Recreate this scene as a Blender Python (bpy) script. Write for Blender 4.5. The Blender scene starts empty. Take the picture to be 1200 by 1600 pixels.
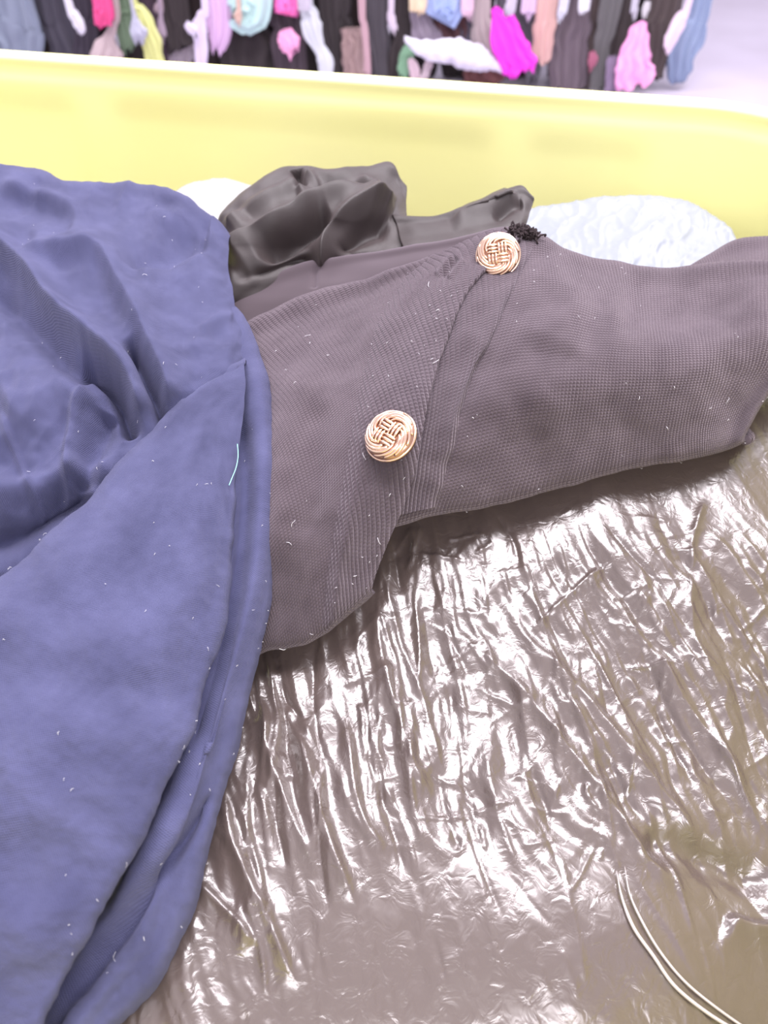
import bpy, math, random
import numpy as np
from mathutils import Vector, Matrix

random.seed(7)
RNG = np.random.default_rng(7)
scene = bpy.context.scene
COL = scene.collection

# ------------------------------------------------------------------ camera
CAM_H = 1.10                       # camera height above the floor
PITCH = math.radians(45.0)
F = 1200.0                         # focal length in pixels of the 1200x1600 frame
cam_d = bpy.data.cameras.new('camera')
cam_d.sensor_fit = 'VERTICAL'
cam_d.sensor_height = 36.0
cam_d.lens = F / 1600.0 * 36.0
cam_d.clip_start = 0.01
cam_d.dof.use_dof = True
cam_d.dof.focus_distance = 0.35
cam_d.dof.aperture_fstop = 11.0
cam = bpy.data.objects.new('camera', cam_d)
COL.objects.link(cam)
cam.location = (0, 0, CAM_H)
cam.rotation_euler = (math.pi / 2 - PITCH, 0, 0)
scene.camera = cam

# ------------------------------------------------------------------ world, lamps, exposure
w = bpy.data.worlds.new('world')
scene.world = w
w.use_nodes = True
w.node_tree.nodes['Background'].inputs[0].default_value = (0.93, 0.88, 1.0, 1)
w.node_tree.nodes['Background'].inputs[1].default_value = 0.85

def area(name, loc, target, sx, sy, power, col=(1, 0.945, 1)):
    d = bpy.data.lights.new(name, 'AREA')
    d.shape = 'RECTANGLE'
    d.size, d.size_y = sx, sy
    d.energy = power
    d.color = col
    o = bpy.data.objects.new(name, d)
    COL.objects.link(o)
    o.location = loc
    o.rotation_euler = (Vector(target) - Vector(loc)).to_track_quat('-Z', 'Y').to_euler()
    return o
area('overhead_area_light', (0.4, 0.85, 3.1), (0.4, 0.85, 0), 2.3, 0.8, 118)
area('overhead_area_light', (0.4, -2.6, 3.1), (0.4, -2.6, 0), 2.3, 0.8, 118)  # added fill behind the camera, brightens the far bin wall
area('overhead_area_light', (-1.2, 3.0, 3.1), (-1.2, 3.0, 0), 1.6, 0.8, 70)
area('overhead_area_light', (1.9, 3.0, 3.1), (1.9, 3.0, 0), 1.6, 0.8, 70)

vs = scene.view_settings
vs.view_transform = 'Standard'
vs.look = 'None'
vs.exposure = 0.32
vs.gamma = 1.0
vs.use_curve_mapping = False

# ------------------------------------------------------------------ pixel <-> world
CP, SP = math.cos(PITCH), math.sin(PITCH)

def P2W(px, py, d):
    """points at distance d along the optical axis, seen at photo pixel (px, py)"""
    xc = (np.asarray(px, float) - 600) / F
    yc = (800 - np.asarray(py, float)) / F
    d = np.asarray(d, float)
    return np.stack([xc * d, d * (CP + yc * SP), CAM_H + d * (yc * CP - SP)], -1)

def depth_h(px, py, h):
    yc = (800 - np.asarray(py, float)) / F
    return np.asarray(h, float) / (SP - yc * CP)

def W2P(X, Y, Z):
    dz = Z - CAM_H
    d = Y * CP - dz * SP
    return 600 + F * X / d, 800 - F * (Y * SP + dz * CP) / d, d

# ------------------------------------------------------------------ numeric helpers
def tps(samples):
    S = np.array(samples, float)
    c = S[:, :2].mean(0); sc = S[:, :2].std()
    A = (S[:, :2] - c) / sc
    n = len(A)
    def phi(r):
        return np.where(r > 1e-9, r * r * np.log(np.maximum(r, 1e-9)), 0)
    K = phi(np.linalg.norm(A[:, None] - A[None], axis=2)) + 1e-4 * np.eye(n)
    Pm = np.c_[np.ones(n), A]
    M = np.block([[K, Pm], [Pm.T, np.zeros((3, 3))]])
    wv = np.linalg.solve(M, np.r_[S[:, 2], 0, 0, 0])
    def f(x, y):
        x = (np.asarray(x, float) - c[0]) / sc; y = (np.asarray(y, float) - c[1]) / sc
        out = wv[n] + wv[n + 1] * x + wv[n + 2] * y
        for i in range(n):
            out = out + wv[i] * phi(np.hypot(x - A[i, 0], y - A[i, 1]))
        return out
    return f

PERM = RNG.permutation(512)
GR = RNG.normal(size=(512, 2)); GR /= np.linalg.norm(GR, axis=1)[:, None]
def noise(x, y, seed=0):
    x = np.asarray(x, float) + seed * 17.3; y = np.asarray(y, float) + seed * 9.1
    xi = np.floor(x).astype(int); yi = np.floor(y).astype(int)
    xf, yf = x - xi, y - yi
    def g(ix, iy, dx, dy):
        k = PERM[(PERM[ix & 511] + iy) & 511]
        return GR[k, 0] * dx + GR[k, 1] * dy
    u = xf ** 3 * (xf * (xf * 6 - 15) + 10); v = yf ** 3 * (yf * (yf * 6 - 15) + 10)
    a = g(xi, yi, xf, yf); b = g(xi + 1, yi, xf - 1, yf)
    c = g(xi, yi + 1, xf, yf - 1); d = g(xi + 1, yi + 1, xf - 1, yf - 1)
    return (a + u * (b - a) + v * ((c + u * (d - c)) - (a + u * (b - a)))) * 1.5

def ridged(x, y, seed=0):
    return 1 - np.abs(noise(x, y, seed)) * 2

def tent(a, b, sd):
    return 1 - 2 * np.abs(noise(a, b, sd))

def sstep(a, b, x):
    t = np.clip((x - a) / (b - a), 0, 1)
    return t * t * (3 - 2 * t)

def catmull(pts, n):
    pts = np.asarray(pts, float)
    m = len(pts)
    t = np.linspace(0, m - 1, n)
    i = np.clip(np.floor(t).astype(int), 0, m - 2)
    f = (t - i)[(slice(None),) + (None,) * (pts.ndim - 1)]
    E = np.concatenate([[2 * pts[0] - pts[1]], pts, [2 * pts[-1] - pts[-2]]])
    p0, p1, p2, p3 = E[i], E[i + 1], E[i + 2], E[i + 3]
    return 0.5 * (2 * p1 + (p2 - p0) * f + (2 * p0 - 5 * p1 + 4 * p2 - p3) * f ** 2 + (3 * p1 - p0 - 3 * p2 + p3) * f ** 3)

def ridge(px, py, pts, amp, w1, w2=None, ends=0.18, power=2.0):
    """fold along a line: w1 is its width to the left of the direction of travel, w2 to the right"""
    w2 = w2 or w1
    A0 = np.asarray(pts, float); mg = 3.2 * max(w1, w2) * (2 / power)
    box = (px > A0[:, 0].min() - mg) & (px < A0[:, 0].max() + mg) & (py > A0[:, 1].min() - mg) & (py < A0[:, 1].max() + mg)
    full = np.zeros(px.shape)
    px, py = px[box], py[box]
    if not px.size: return full
    C = catmull(pts, max(8, len(pts) * 6))
    n = len(C) - 1
    best = np.full(px.shape, 1e9); sgn = np.ones(px.shape); tt = np.zeros(px.shape)
    for k in range(n):
        a, b = C[k], C[k + 1]
        ab = b - a; L2 = ab @ ab + 1e-9
        t = np.clip(((px - a[0]) * ab[0] + (py - a[1]) * ab[1]) / L2, 0, 1)
        dx = px - a[0] - t * ab[0]; dy = py - a[1] - t * ab[1]
        d = np.hypot(dx, dy)
        m = d < best
        best = np.where(m, d, best)
        sgn = np.where(m, np.sign(ab[0] * dy - ab[1] * dx), sgn)
        tt = np.where(m, (k + t) / n, tt)
    wd = np.where(sgn < 0, w1, w2)
    e = np.ones(px.shape) if ends <= 0 else sstep(0, ends, tt) * sstep(0, ends, 1 - tt)
    full[box] = amp * e * np.exp(-(best / wd) ** power)
    return full

# ------------------------------------------------------------------ mesh helpers
def mesh_obj(name, V, faces, mat, parent=None, uv=None, smooth=True):
    me = bpy.data.meshes.new(name)
    V = np.asarray(V, np.float32)
    if isinstance(faces, np.ndarray):
        nf, k = faces.shape
        me.vertices.add(len(V)); me.vertices.foreach_set('co', V.ravel())
        me.loops.add(nf * k); me.loops.foreach_set('vertex_index', faces.astype(np.int32).ravel())
        me.polygons.add(nf)
        me.polygons.foreach_set('loop_start', np.arange(0, nf * k, k, dtype=np.int32))
        me.update(calc_edges=True)
    else:
        me.from_pydata(V.tolist(), [], faces)
    if uv is not None:
        l = me.uv_layers.new(name='UVMap')
        idx = np.empty(len(me.loops), np.int32); me.loops.foreach_get('vertex_index', idx)
        l.data.foreach_set('uv', np.asarray(uv, np.float32)[idx].ravel())
    me.polygons.foreach_set('use_smooth', np.full(len(me.polygons), smooth))
    me.validate(); me.update()
    if mat: me.materials.append(mat)
    o = bpy.data.objects.new(name, me)
    COL.objects.link(o)
    if parent: o.parent = parent
    return o

def quads(R, C, base=0, wrap=False):
    r = np.arange(R - 1)[:, None]; c = np.arange(C if wrap else C - 1)[None]
    c2 = (c + 1) % C
    return np.stack([r * C + c, r * C + c2, (r + 1) * C + c2, (r + 1) * C + c], -1).reshape(-1, 4) + base

def tag(o, label=None, cat=None, group=None, kind=None):
    if label: o['label'] = label
    if cat: o['category'] = cat
    if group: o['group'] = group
    if kind: o['kind'] = kind
    return o

def empty(name, loc=(0, 0, 0)):
    o = bpy.data.objects.new(name, None)
    COL.objects.link(o); o.location = loc
    o.empty_display_size = 0.05
    return o

def put(o, parent):
    """parent with the child's vertices already in world space"""
    o.parent = parent
    o.matrix_parent_inverse = Matrix.Translation(parent.location).inverted()
    return o

SHEETS = {}
def sheet(name, rows, depth, mat, parent, R=220, C=220, disp=None, thick=0.0015, uvrot=None):
    """cloth layer: rows of control points (px, py[, extra depth]); depth(px, py) gives distance"""
    G = np.array([[(p[0], p[1], p[2] if len(p) > 2 else 0) for p in r] for r in rows], float)
    G = catmull(G, R)
    G = np.swapaxes(catmull(np.swapaxes(G, 0, 1), C), 0, 1)
    px, py, off = G[..., 0], G[..., 1], G[..., 2]
    P = P2W(px, py, depth(px, py) + off)
    def normals(P):
        n = np.cross(np.gradient(P, axis=1), np.gradient(P, axis=0))
        n /= np.linalg.norm(n, axis=2)[..., None] + 1e-12
        return n
    N = normals(P)
    mid = N[R // 2, C // 2]
    if mid @ (np.array([0, 0, CAM_H]) - P[R // 2, C // 2]) < 0: N = -N
    if disp is not None:
        P = P + N * disp(px, py)[..., None]
    # cloth chart in metres
    du = np.linalg.norm(np.diff(P, axis=1), axis=2).mean(0).cumsum(); dv = np.linalg.norm(np.diff(P, axis=0), axis=2).mean(1).cumsum()
    U, W = np.meshgrid(np.r_[0, du], np.r_[0, dv])
    if uvrot is not None:
        c, s = math.cos(uvrot), math.sin(uvrot)
        U, W = U * c - W * s, U * s + W * c
    fq = quads(R, C)
    a, b, c_ = P.reshape(-1, 3)[fq[0, :3]]
    midq = fq[(R // 2) * (C - 1) + C // 2]
    a, b, c_ = P.reshape(-1, 3)[midq[:3]]
    if np.cross(b - a, c_ - a) @ N[R // 2, C // 2] < 0: fq = fq[:, ::-1]
    o = mesh_obj(name, P.reshape(-1, 3), fq.copy(), mat, None, np.stack([U, W], -1).reshape(-1, 2))
    put(o, parent)
    if thick:
        m = o.modifiers.new('thickness', 'SOLIDIFY'); m.thickness = thick; m.offset = -1
    SHEETS[o.name] = (px, py, P, N)
    return o

def on_sheet(name, px, py):
    a, b, P, N = SHEETS[name]
    k = np.argmin((a - px) ** 2 + (b - py) ** 2)
    return P.reshape(-1, 3)[k], N.reshape(-1, 3)[k]

def tube(C, rad, seg=8, closed_ends=True):
    C = np.asarray(C, float); n = len(C)
    rad = np.broadcast_to(np.asarray(rad, float), (n,))
    T = np.gradient(C, axis=0); T /= np.linalg.norm(T, axis=1)[:, None] + 1e-12
    up = np.array([0.13, 0.21, 0.97])
    A = np.cross(T, up); A /= np.linalg.norm(A, axis=1)[:, None] + 1e-12
    B = np.cross(T, A)
    an = np.linspace(0, 2 * math.pi, seg, endpoint=False)
    V = C[:, None] + rad[:, None, None] * (A[:, None] * np.cos(an)[None, :, None] + B[:, None] * np.sin(an)[None, :, None])
    f = quads(n, seg, wrap=True).tolist()
    if closed_ends:
        f.append(list(range(seg))[::-1]); f.append([(n - 1) * seg + k for k in range(seg)])
    return V.reshape(-1, 3), f

def join(parts):
    V, Fc, b = [], [], 0
    for v, f in parts:
        V.append(np.asarray(v)); Fc += [[i + b for i in q] for q in f]; b += len(v)
    return np.concatenate(V), Fc

# ------------------------------------------------------------------ materials
def mat(name, color, rough=0.7, spec=0.3, sheen=0.0, metal=0.0, sheen_col=None):
    m = bpy.data.materials.new(name); m.use_nodes = True
    b = m.node_tree.nodes['Principled BSDF']
    b.inputs['Base Color'].default_value = (*color, 1)
    b.inputs['Roughness'].default_value = rough
    b.inputs['Specular IOR Level'].default_value = spec
    b.inputs['Metallic'].default_value = metal
    if sheen:
        b.inputs['Sheen Weight'].default_value = sheen
        b.inputs['Sheen Roughness'].default_value = 0.5
        b.inputs['Sheen Tint'].default_value = (*(sheen_col or color), 1)
    return m

class NT:
    def __init__(s, m): s.t = m.node_tree; s.b = s.t.nodes['Principled BSDF']
    def n(s, kind, **kw):
        x = s.t.nodes.new(kind)
        for k, v in kw.items():
            if k.startswith('i_'):
                x.inputs[k[2:].replace('_', ' ')].default_value = v
            else: setattr(x, k, v)
        return x
    def l(s, a, b): s.t.links.new(a, b)
    def math(s, op, a, b=None):
        x = s.t.nodes.new('ShaderNodeMath'); x.operation = op
        for i, v in enumerate((a, b)):
            if v is None: continue
            if hasattr(v, 'is_linked'): s.l(v, x.inputs[i])
            else: x.inputs[i].default_value = v
        return x.outputs[0]
    def bump(s, h, strength, dist):
        x = s.n('ShaderNodeBump'); x.inputs['Strength'].default_value = strength; x.inputs['Distance'].default_value = dist
        s.l(h, x.inputs['Height']); s.l(x.outputs[0], s.b.inputs['Normal'])
    def mottle(s, c1, c2, scale, coord):
        nz = s.n('ShaderNodeTexNoise', i_Scale=scale, i_Detail=5.0)
        s.l(coord, nz.inputs['Vector'])
        r = s.n('ShaderNodeValToRGB')
        r.color_ramp.elements[0].color = (*c1, 1); r.color_ramp.elements[0].position = 0.3
        r.color_ramp.elements[1].color = (*c2, 1); r.color_ramp.elements[1].position = 0.7
        s.l(nz.outputs[0], r.inputs[0]); s.l(r.outputs[0], s.b.inputs['Base Color'])
        return r

def woven(name, c1, c2, pitch=0.0006, depth=0.00015, rough=0.85, spec=0.2, sheen=0.3, sheen_col=(0.6, 0.6, 0.9), mscale=40):
    m = mat(name, c1, rough, spec, sheen, 0, sheen_col)
    t = NT(m)
    uv = t.n('ShaderNodeTexCoord').outputs['UV']
    t.mottle(c1, c2, mscale, uv)
    sx = t.n('ShaderNodeSeparateXYZ'); t.l(uv, sx.inputs[0])
    k = 2 * math.pi / pitch
    a = t.math('SINE', t.math('MULTIPLY', sx.outputs[0], k)); b = t.math('SINE', t.math('MULTIPLY', sx.outputs[1], k))
    nz = t.n('ShaderNodeTexNoise', i_Scale=900.0, i_Detail=3.0); t.l(uv, nz.inputs['Vector'])
    h = t.math('ADD', t.math('MULTIPLY', a, b), t.math('MULTIPLY', nz.outputs[0], 2.2))
    t.bump(h, 0.7, depth)
    return m

def knit(name, c1, c2, wale=0.0019, course=0.0016, depth=0.0008, tilt=0.5, strength=0.9, row_amp=0.45):
    """knitted stitches: columns of V-shaped loops"""
    m = mat(name, c1, 0.9, 0.15, 0.35, 0, (0.7, 0.6, 0.68))
    t = NT(m)
    uv = t.n('ShaderNodeTexCoord').outputs['UV']
    t.mottle(c1, c2, 60, uv)
    wv = t.n('ShaderNodeTexNoise', i_Scale=45.0, i_Detail=2.0); t.l(uv, wv.inputs['Vector'])
    sx = t.n('ShaderNodeSeparateXYZ'); t.l(uv, sx.inputs[0])
    wob = t.math('MULTIPLY', t.math('SUBTRACT', wv.outputs[0], 0.5), 0.0016)
    u = t.math('ADD', sx.outputs[0], wob); v = t.math('ADD', sx.outputs[1], wob)
    ph = t.math('MULTIPLY', u, math.pi / wale)
    col = t.math('ABSOLUTE', t.math('SINE', ph))
    vv = t.math('ADD', t.math('MULTIPLY', v, 2 * math.pi / course), t.math('MULTIPLY', col, tilt * 3))
    row = t.math('ADD', t.math('MULTIPLY', t.math('SINE', vv), 0.5), 0.5)
    nz = t.n('ShaderNodeTexNoise', i_Scale=1400.0, i_Detail=3.0); t.l(uv, nz.inputs['Vector'])
    h = t.math('ADD', t.math('MULTIPLY', t.math('POWER', col, 0.6), t.math('ADD', 1 - row_amp, t.math('MULTIPLY', row, row_amp))), t.math('MULTIPLY', nz.outputs[0], 0.5))
    t.bump(h, strength, depth)
    return m

M = {}
M['navy'] = woven('navy_cotton', (0.044, 0.046, 0.1), (0.073, 0.076, 0.155), pitch=0.0009, depth=0.0002, sheen=0.16)
M['knit'] = knit('black_knit', (0.052, 0.039, 0.046), (0.076, 0.059, 0.068))
M['rib'] = knit('black_rib_knit', (0.052, 0.039, 0.046), (0.072, 0.056, 0.065), wale=0.0025, course=0.0021, depth=0.0011, tilt=0.5, strength=1.0, row_amp=0.28)
M['tuft'] = mat('frayed_black_wool', (0.035, 0.026, 0.028), 0.95, 0.1)
M['black'] = woven('black_smooth_cloth', (0.022, 0.016, 0.0155), (0.031, 0.023, 0.023), pitch=0.0008, depth=0.00004, rough=0.5, spec=0.4, sheen=0.12, sheen_col=(0.6, 0.5, 0.5))
M['gold'] = mat('polished_gold', (0.86, 0.62, 0.48), 0.2, 0.5, 0, 1.0)
M['gold_dark'] = mat('gold_recess', (0.42, 0.24, 0.17), 0.35, 0.5, 0, 1.0)

def bag_material(name, c, rough, bscale, bdist, spec=0.8, coat=0.0):
    m = mat(name, c, rough, spec); t = NT(m)
    ob = t.n('ShaderNodeTexCoord').outputs['Object']
    nz = t.n('ShaderNodeTexNoise', i_Scale=bscale, i_Detail=3.0, i_Distortion=0.8); t.l(ob, nz.inputs['Vector'])
    vo = t.n('ShaderNodeTexVoronoi', feature='DISTANCE_TO_EDGE', i_Scale=bscale * 0.55)
    mp = t.n('ShaderNodeVectorMath', operation='ADD')
    sc = t.n('ShaderNodeVectorMath', operation='SCALE'); sc.inputs['Scale'].default_value = 0.02
    t.l(nz.outputs['Color'], sc.inputs[0]); t.l(ob, mp.inputs[0]); t.l(sc.outputs[0], mp.inputs[1]); t.l(mp.outputs[0], vo.inputs['Vector'])
    h = t.math('ADD', t.math('MULTIPLY', nz.outputs[0], 1.0), t.math('MULTIPLY', t.math('MINIMUM', vo.outputs[0], 0.25), 1.2))
    t.bump(h, 0.6, bdist)
    if coat:
        t.b.inputs['Coat Weight'].default_value = coat; t.b.inputs['Coat Roughness'].default_value = 0.1
    return m
M['blackbag'] = bag_material('black_film_plastic', (0.085, 0.064, 0.058), 0.27, 130, 0.0005, 0.95)
M['blackbag'].node_tree.nodes['Principled BSDF'].inputs['Metallic'].default_value = 0.06
M['blackbag'].node_tree.nodes['Principled BSDF'].inputs['IOR'].default_value = 1.56
M['whitebag'] = bag_material('white_film_plastic', (0.2, 0.218, 0.25), 0.42, 22, 0.003, 0.4)
M['string'] = mat('clear_plastic_strip', (0.42, 0.38, 0.38), 0.35, 0.6)

m = mat('yellow_polyethylene', (0.92, 0.86, 0.28), 0.42, 0.4)
t = NT(m); ob = t.n('ShaderNodeTexCoord').outputs['Object']
t.mottle((0.95, 0.93, 0.4), (0.965, 0.945, 0.43), 6, ob)
nz = t.n('ShaderNodeTexNoise', i_Scale=220.0); t.l(ob, nz.inputs['Vector']); t.bump(nz.outputs[0], 0.15, 0.0006)
M['yellow'] = m
M['steel'] = mat('caster_steel', (0.5, 0.5, 0.52), 0.35, 0.5, 0, 1)
M['rubber'] = mat('caster_rubber', (0.05, 0.05, 0.05), 0.7)
m = mat('pale_concrete', (0.7, 0.66, 0.74), 0.35, 0.4)
t = NT(m); ob = t.n('ShaderNodeTexCoord').outputs['Object']
t.mottle((0.45, 0.405, 0.49), (0.55, 0.5, 0.61), 1.6, ob)
M['floor'] = m
M['lint'] = mat('white_lint', (0.75, 0.74, 0.78), 0.8)
M['teal'] = mat('teal_thread', (0.3, 0.75, 0.72), 0.7)

# ------------------------------------------------------------------ setting
def plane(name, V, mat_, kind='structure'):
    return tag(mesh_obj(name, V, [[0, 1, 2, 3]], mat_, smooth=False), kind=kind)
plane('floor', [(-7, -4, 0), (7, -4, 0), (7, 11, 0), (-7, 11, 0)], M['floor'])
plane('wall_back', [(-7, 11, 0), (7, 11, 0), (7, 11, 3.6), (-7, 11, 3.6)], mat('pale_wall', (0.7, 0.67, 0.74), 0.7))

# ------------------------------------------------------------------ yellow bin
TH = math.radians(-12.74)
E1 = np.array([math.cos(TH), math.sin(TH)]); E2 = np.array([-math.sin(TH), math.cos(TH)])
XR, XL, YF, YN = 0.208, -0.80, 0.678, -0.13
RIM_Z = CAM_H - 0.19
BASE_Z = 0.16
def L2W(lx, ly, z):
    lx, ly = np.asarray(lx, float), np.asarray(ly, float)
    return np.stack([lx * E1[0] + ly * E2[0], lx * E1[1] + ly * E2[1], np.broadcast_to(z, lx.shape)], -1)
def rrect(inset, Rc, n_arc=28, n_side=160):
    x0, x1, y0, y1 = XL + inset, XR - inset, YN + inset, YF - inset
    r = max(Rc - inset, 0.02)
    pts = []; nrm = []
    for (cx, cy, a0, ex, ey) in ((x1 - r, y1 - r, 0, None, None), (x0 + r, y1 - r, 90, None, None), (x0 + r, y0 + r, 180, None, None), (x1 - r, y0 + r, 270, None, None)):
        for k in range(n_arc + 1):
            a = math.radians(a0 + 90 * k / n_arc)
            pts.append((cx + r * math.cos(a), cy + r * math.sin(a))); nrm.append((math.cos(a), math.sin(a)))
        # side after this arc, towards the next corner
        a = math.radians(a0 + 90)
        if a0 == 0: e = (x0 + r, y1)
        elif a0 == 90: e = (x0, y0 + r)
        elif a0 == 180: e = (x1 - r, y0)
        else: e = (x1, y1 - r)
        s = pts[-1]
        for k in range(1, n_side):
            f = k / n_side
            pts.append((s[0] + (e[0] - s[0]) * f, s[1] + (e[1] - s[1]) * f)); nrm.append((math.cos(a), math.sin(a)))
    return np.array(pts), np.array(nrm)

bin_root = tag(empty('laundry_bin', (*L2W((XL + XR) / 2, (YF + YN) / 2, 0)[:2], 0)), 'yellow moulded plastic bin on casters holding the dark clothes and bags', 'bin')
RC = 0.115
loops = []
def wall_in(z):         # inner wall inset grows downwards (draft angle)
    return 0.016 + (RIM_Z - z) * 0.055
prof = []
for z in np.linspace(BASE_Z + 0.04, RIM_Z - 0.05, 34): prof.append((wall_in(z), z, True))
for z in np.linspace(RIM_Z - 0.047, RIM_Z - 0.008, 14): prof.append((wall_in(z), z, True))
for a in np.linspace(0, math.pi, 11):      # rolled rim
    prof.append((wall_in(RIM_Z) - 0.008 + 0.008 * math.cos(a), RIM_Z - 0.005 + 0.005 * math.sin(a), False))
for z in (RIM_Z - 0.014, RIM_Z - 0.03): prof.append((wall_in(RIM_Z) - 0.016, z, False))
prof.append((wall_in(RIM_Z) - 0.008, RIM_Z - 0.034, False))
for z in np.linspace(RIM_Z - 0.05, BASE_Z + 0.03, 12): prof.append((wall_in(z) - 0.006, z, False))
LV = []
for inset, z, inner in prof:
    p, nrm = rrect(inset, RC)
    if inner:
        x = p[:, 0]; far = (nrm[:, 1] > 0.98)
        def panel(a, b): return sstep(a - 0.006, a + 0.022, x) * (1 - sstep(b - 0.022, b + 0.006, x))
        k = panel(-0.40, -0.055) + panel(-0.035, 0.07) + panel(-0.78, -0.425)
        k = k * far * (1 - sstep(RIM_Z - 0.050, RIM_Z - 0.022, z))
        p = p + nrm * (0.003 * k)[:, None]
        ledge = 0.0015 * sstep(RIM_Z - 0.02, RIM_Z - 0.014, z)
        p = p + nrm * ledge
    LV.append(L2W(p[:, 0], p[:, 1], z))
LV = np.array(LV); nR, nC = LV.shape[:2]
fq = quads(nR, nC, wrap=True).tolist()
fq.append(list(range(nC)))                                  # inside bottom
fq.append([(nR - 1) * nC + k for k in range(nC)][::-1])     # outside bottom
put(mesh_obj('tub', LV.reshape(-1, 3), fq, M['yellow']), bin_root)
for lx, ly in ((XL + 0.14, YN + 0.14), (XR - 0.14, YN + 0.14), (XL + 0.14, YF - 0.14), (XR - 0.14, YF - 0.14)):
    c = L2W(lx, ly, 0.0)
    V, f = tube([c + (-0.016, 0, 0.05), c + (0.016, 0, 0.05)], 0.05, 20)
    wheel = put(mesh_obj('caster_wheel', V, f, M['rubber']), bin_root)
    parts = [tube([c + (0, 0, 0.105), c + (0, 0, BASE_Z + 0.032)], 0.012, 10), tube([c + (-0.022, 0, 0.045), c + (-0.022, 0, 0.108), c + (0.022, 0, 0.108), c + (0.022, 0, 0.045)], 0.005, 8)]
    V, f = join(parts)
    put(mesh_obj('caster_fork', V, f, M['steel']), bin_root)

# ------------------------------------------------------------------ black plastic bag (filled, closed body)
bag_s = [(420, 1010, .292), (600, 905, .284), (850, 775, .270), (1150, 700, .271), (600, 1100, .295), (900, 1100, .299), (1150, 1100, .308),
         (600, 1400, .306), (300, 1500, .306), (900, 1500, .312), (1200, 1500, .330), (1200, 1750, .345), (200, 1750, .32), (700, 1750, .325),
         (500, 700, .275), (800, 560, .270), (1150, 560, .275), (100, 900, .305), (-100, 1300, .32), (450, 450, .30), (800, 430, .31), (1100, 430, .315), (50, 500, .33)]
W = []
for px, py, h in bag_s:
    p = P2W(px, py, depth_h(px, py, h)); W.append((p[0], p[1], p[2]))
W += [(-.6, .3, .74), (-.6, .05, .74), (-.5, .6, .72), (-.3, .0, .75), (.15, -.06, .72), (-.1, -.08, .74)]
bag_f = tps(W)
bx0, bx1, by0, by1 = XL + 0.06, XR - 0.026, YN + 0.06, YF - 0.11
gx = np.r_[np.linspace(bx0, -0.32, 60)[:-1], np.linspace(-0.32, bx1, 660)]
gy = np.r_[np.linspace(by0, 0.02, 40)[:-1], np.linspace(0.02, 0.40, 560), np.linspace(0.40, by1, 50)[1:]]
LX, LY = np.meshgrid(gx, gy)
X = LX * E1[0] + LY * E2[0]; Y = LX * E1[1] + LY * E2[1]
Z = bag_f(X, Y)
qx, qy, qd = W2P(X, Y, Z)
# creases fan out from under the knitwear and run down towards the viewer
slope = 0.16 + 0.42 * sstep(620, 1000, qx) - 0.05 * sstep(500, 300, qx)
q = qx - slope * (qy - 1000)
q = q + 26 * noise(qx / 160, qy / 200, 3)
hgt = 0.0040 * noise(q / 170, qy / 560, 1)
fade = 0.22 + 0.78 * sstep(1420, 1180, qy) + 0.6 * sstep(480, 380, qx)
fade = fade * (1 - 0.7 * sstep(880, 800, qy) * sstep(720, 860, qx))
hgt += 0.0019 * tent(q / 84, qy / 480, 2) * fade
qq = q + 9 * noise(qx / 60, qy / 70, 21)
hgt += 0.0008 * tent(qq / 36, qy / 380, 5) * fade
hgt += 0.00028 * tent(qq / 15, qy / 190, 6) * fade
CR = np.random.default_rng(11)
for k in range(190):                                 # straight stretch creases along the pull of the film
    x, y = CR.uniform(330, 1230), CR.uniform(790, 1480)
    L, sl = CR.uniform(50, 260), 0.16 + 0.42 * float(sstep(620, 1000, x)) + CR.normal() * 0.13
    a = CR.uniform(.0005, .0017) * (1 if y < 1250 or x < 450 else 0.35); w_ = CR.uniform(2.5, 7)
    hgt += ridge(qx, qy, [(x, y), (x + sl * L / 2 + CR.normal() * 4, y + L / 2), (x + sl * L + CR.normal() * 8, y + L)], a * CR.choice([1, 1, -1]), w_, w_ * CR.uniform(1, 2.4), .25, 1.2)
for k in range(110):                                 # short cross creases
    x, y = CR.uniform(560, 1230), CR.uniform(790, 1330)
    L, an_ = CR.uniform(22, 110), CR.uniform(0, math.pi)
    w_ = CR.uniform(2.2, 4.5)
    hgt += ridge(qx, qy, [(x, y), (x + L * .5 * math.cos(an_) + CR.normal() * 3, y + L * .5 * math.sin(an_)), (x + L * math.cos(an_), y + L * math.sin(an_))], CR.uniform(.0003, .0009), w_, w_ * 1.4, .25, 1.2)
wx = qx + 22 * noise(qx / 70, qy / 70, 8); wy = qy + 22 * noise(qx / 70, qy / 70, 9)
hgt += 0.0008 * tent(wx / 75, wy / 120, 10) * fade
hgt += 0.00018 * tent(wx / 24, wy / 36, 11) * fade
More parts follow.
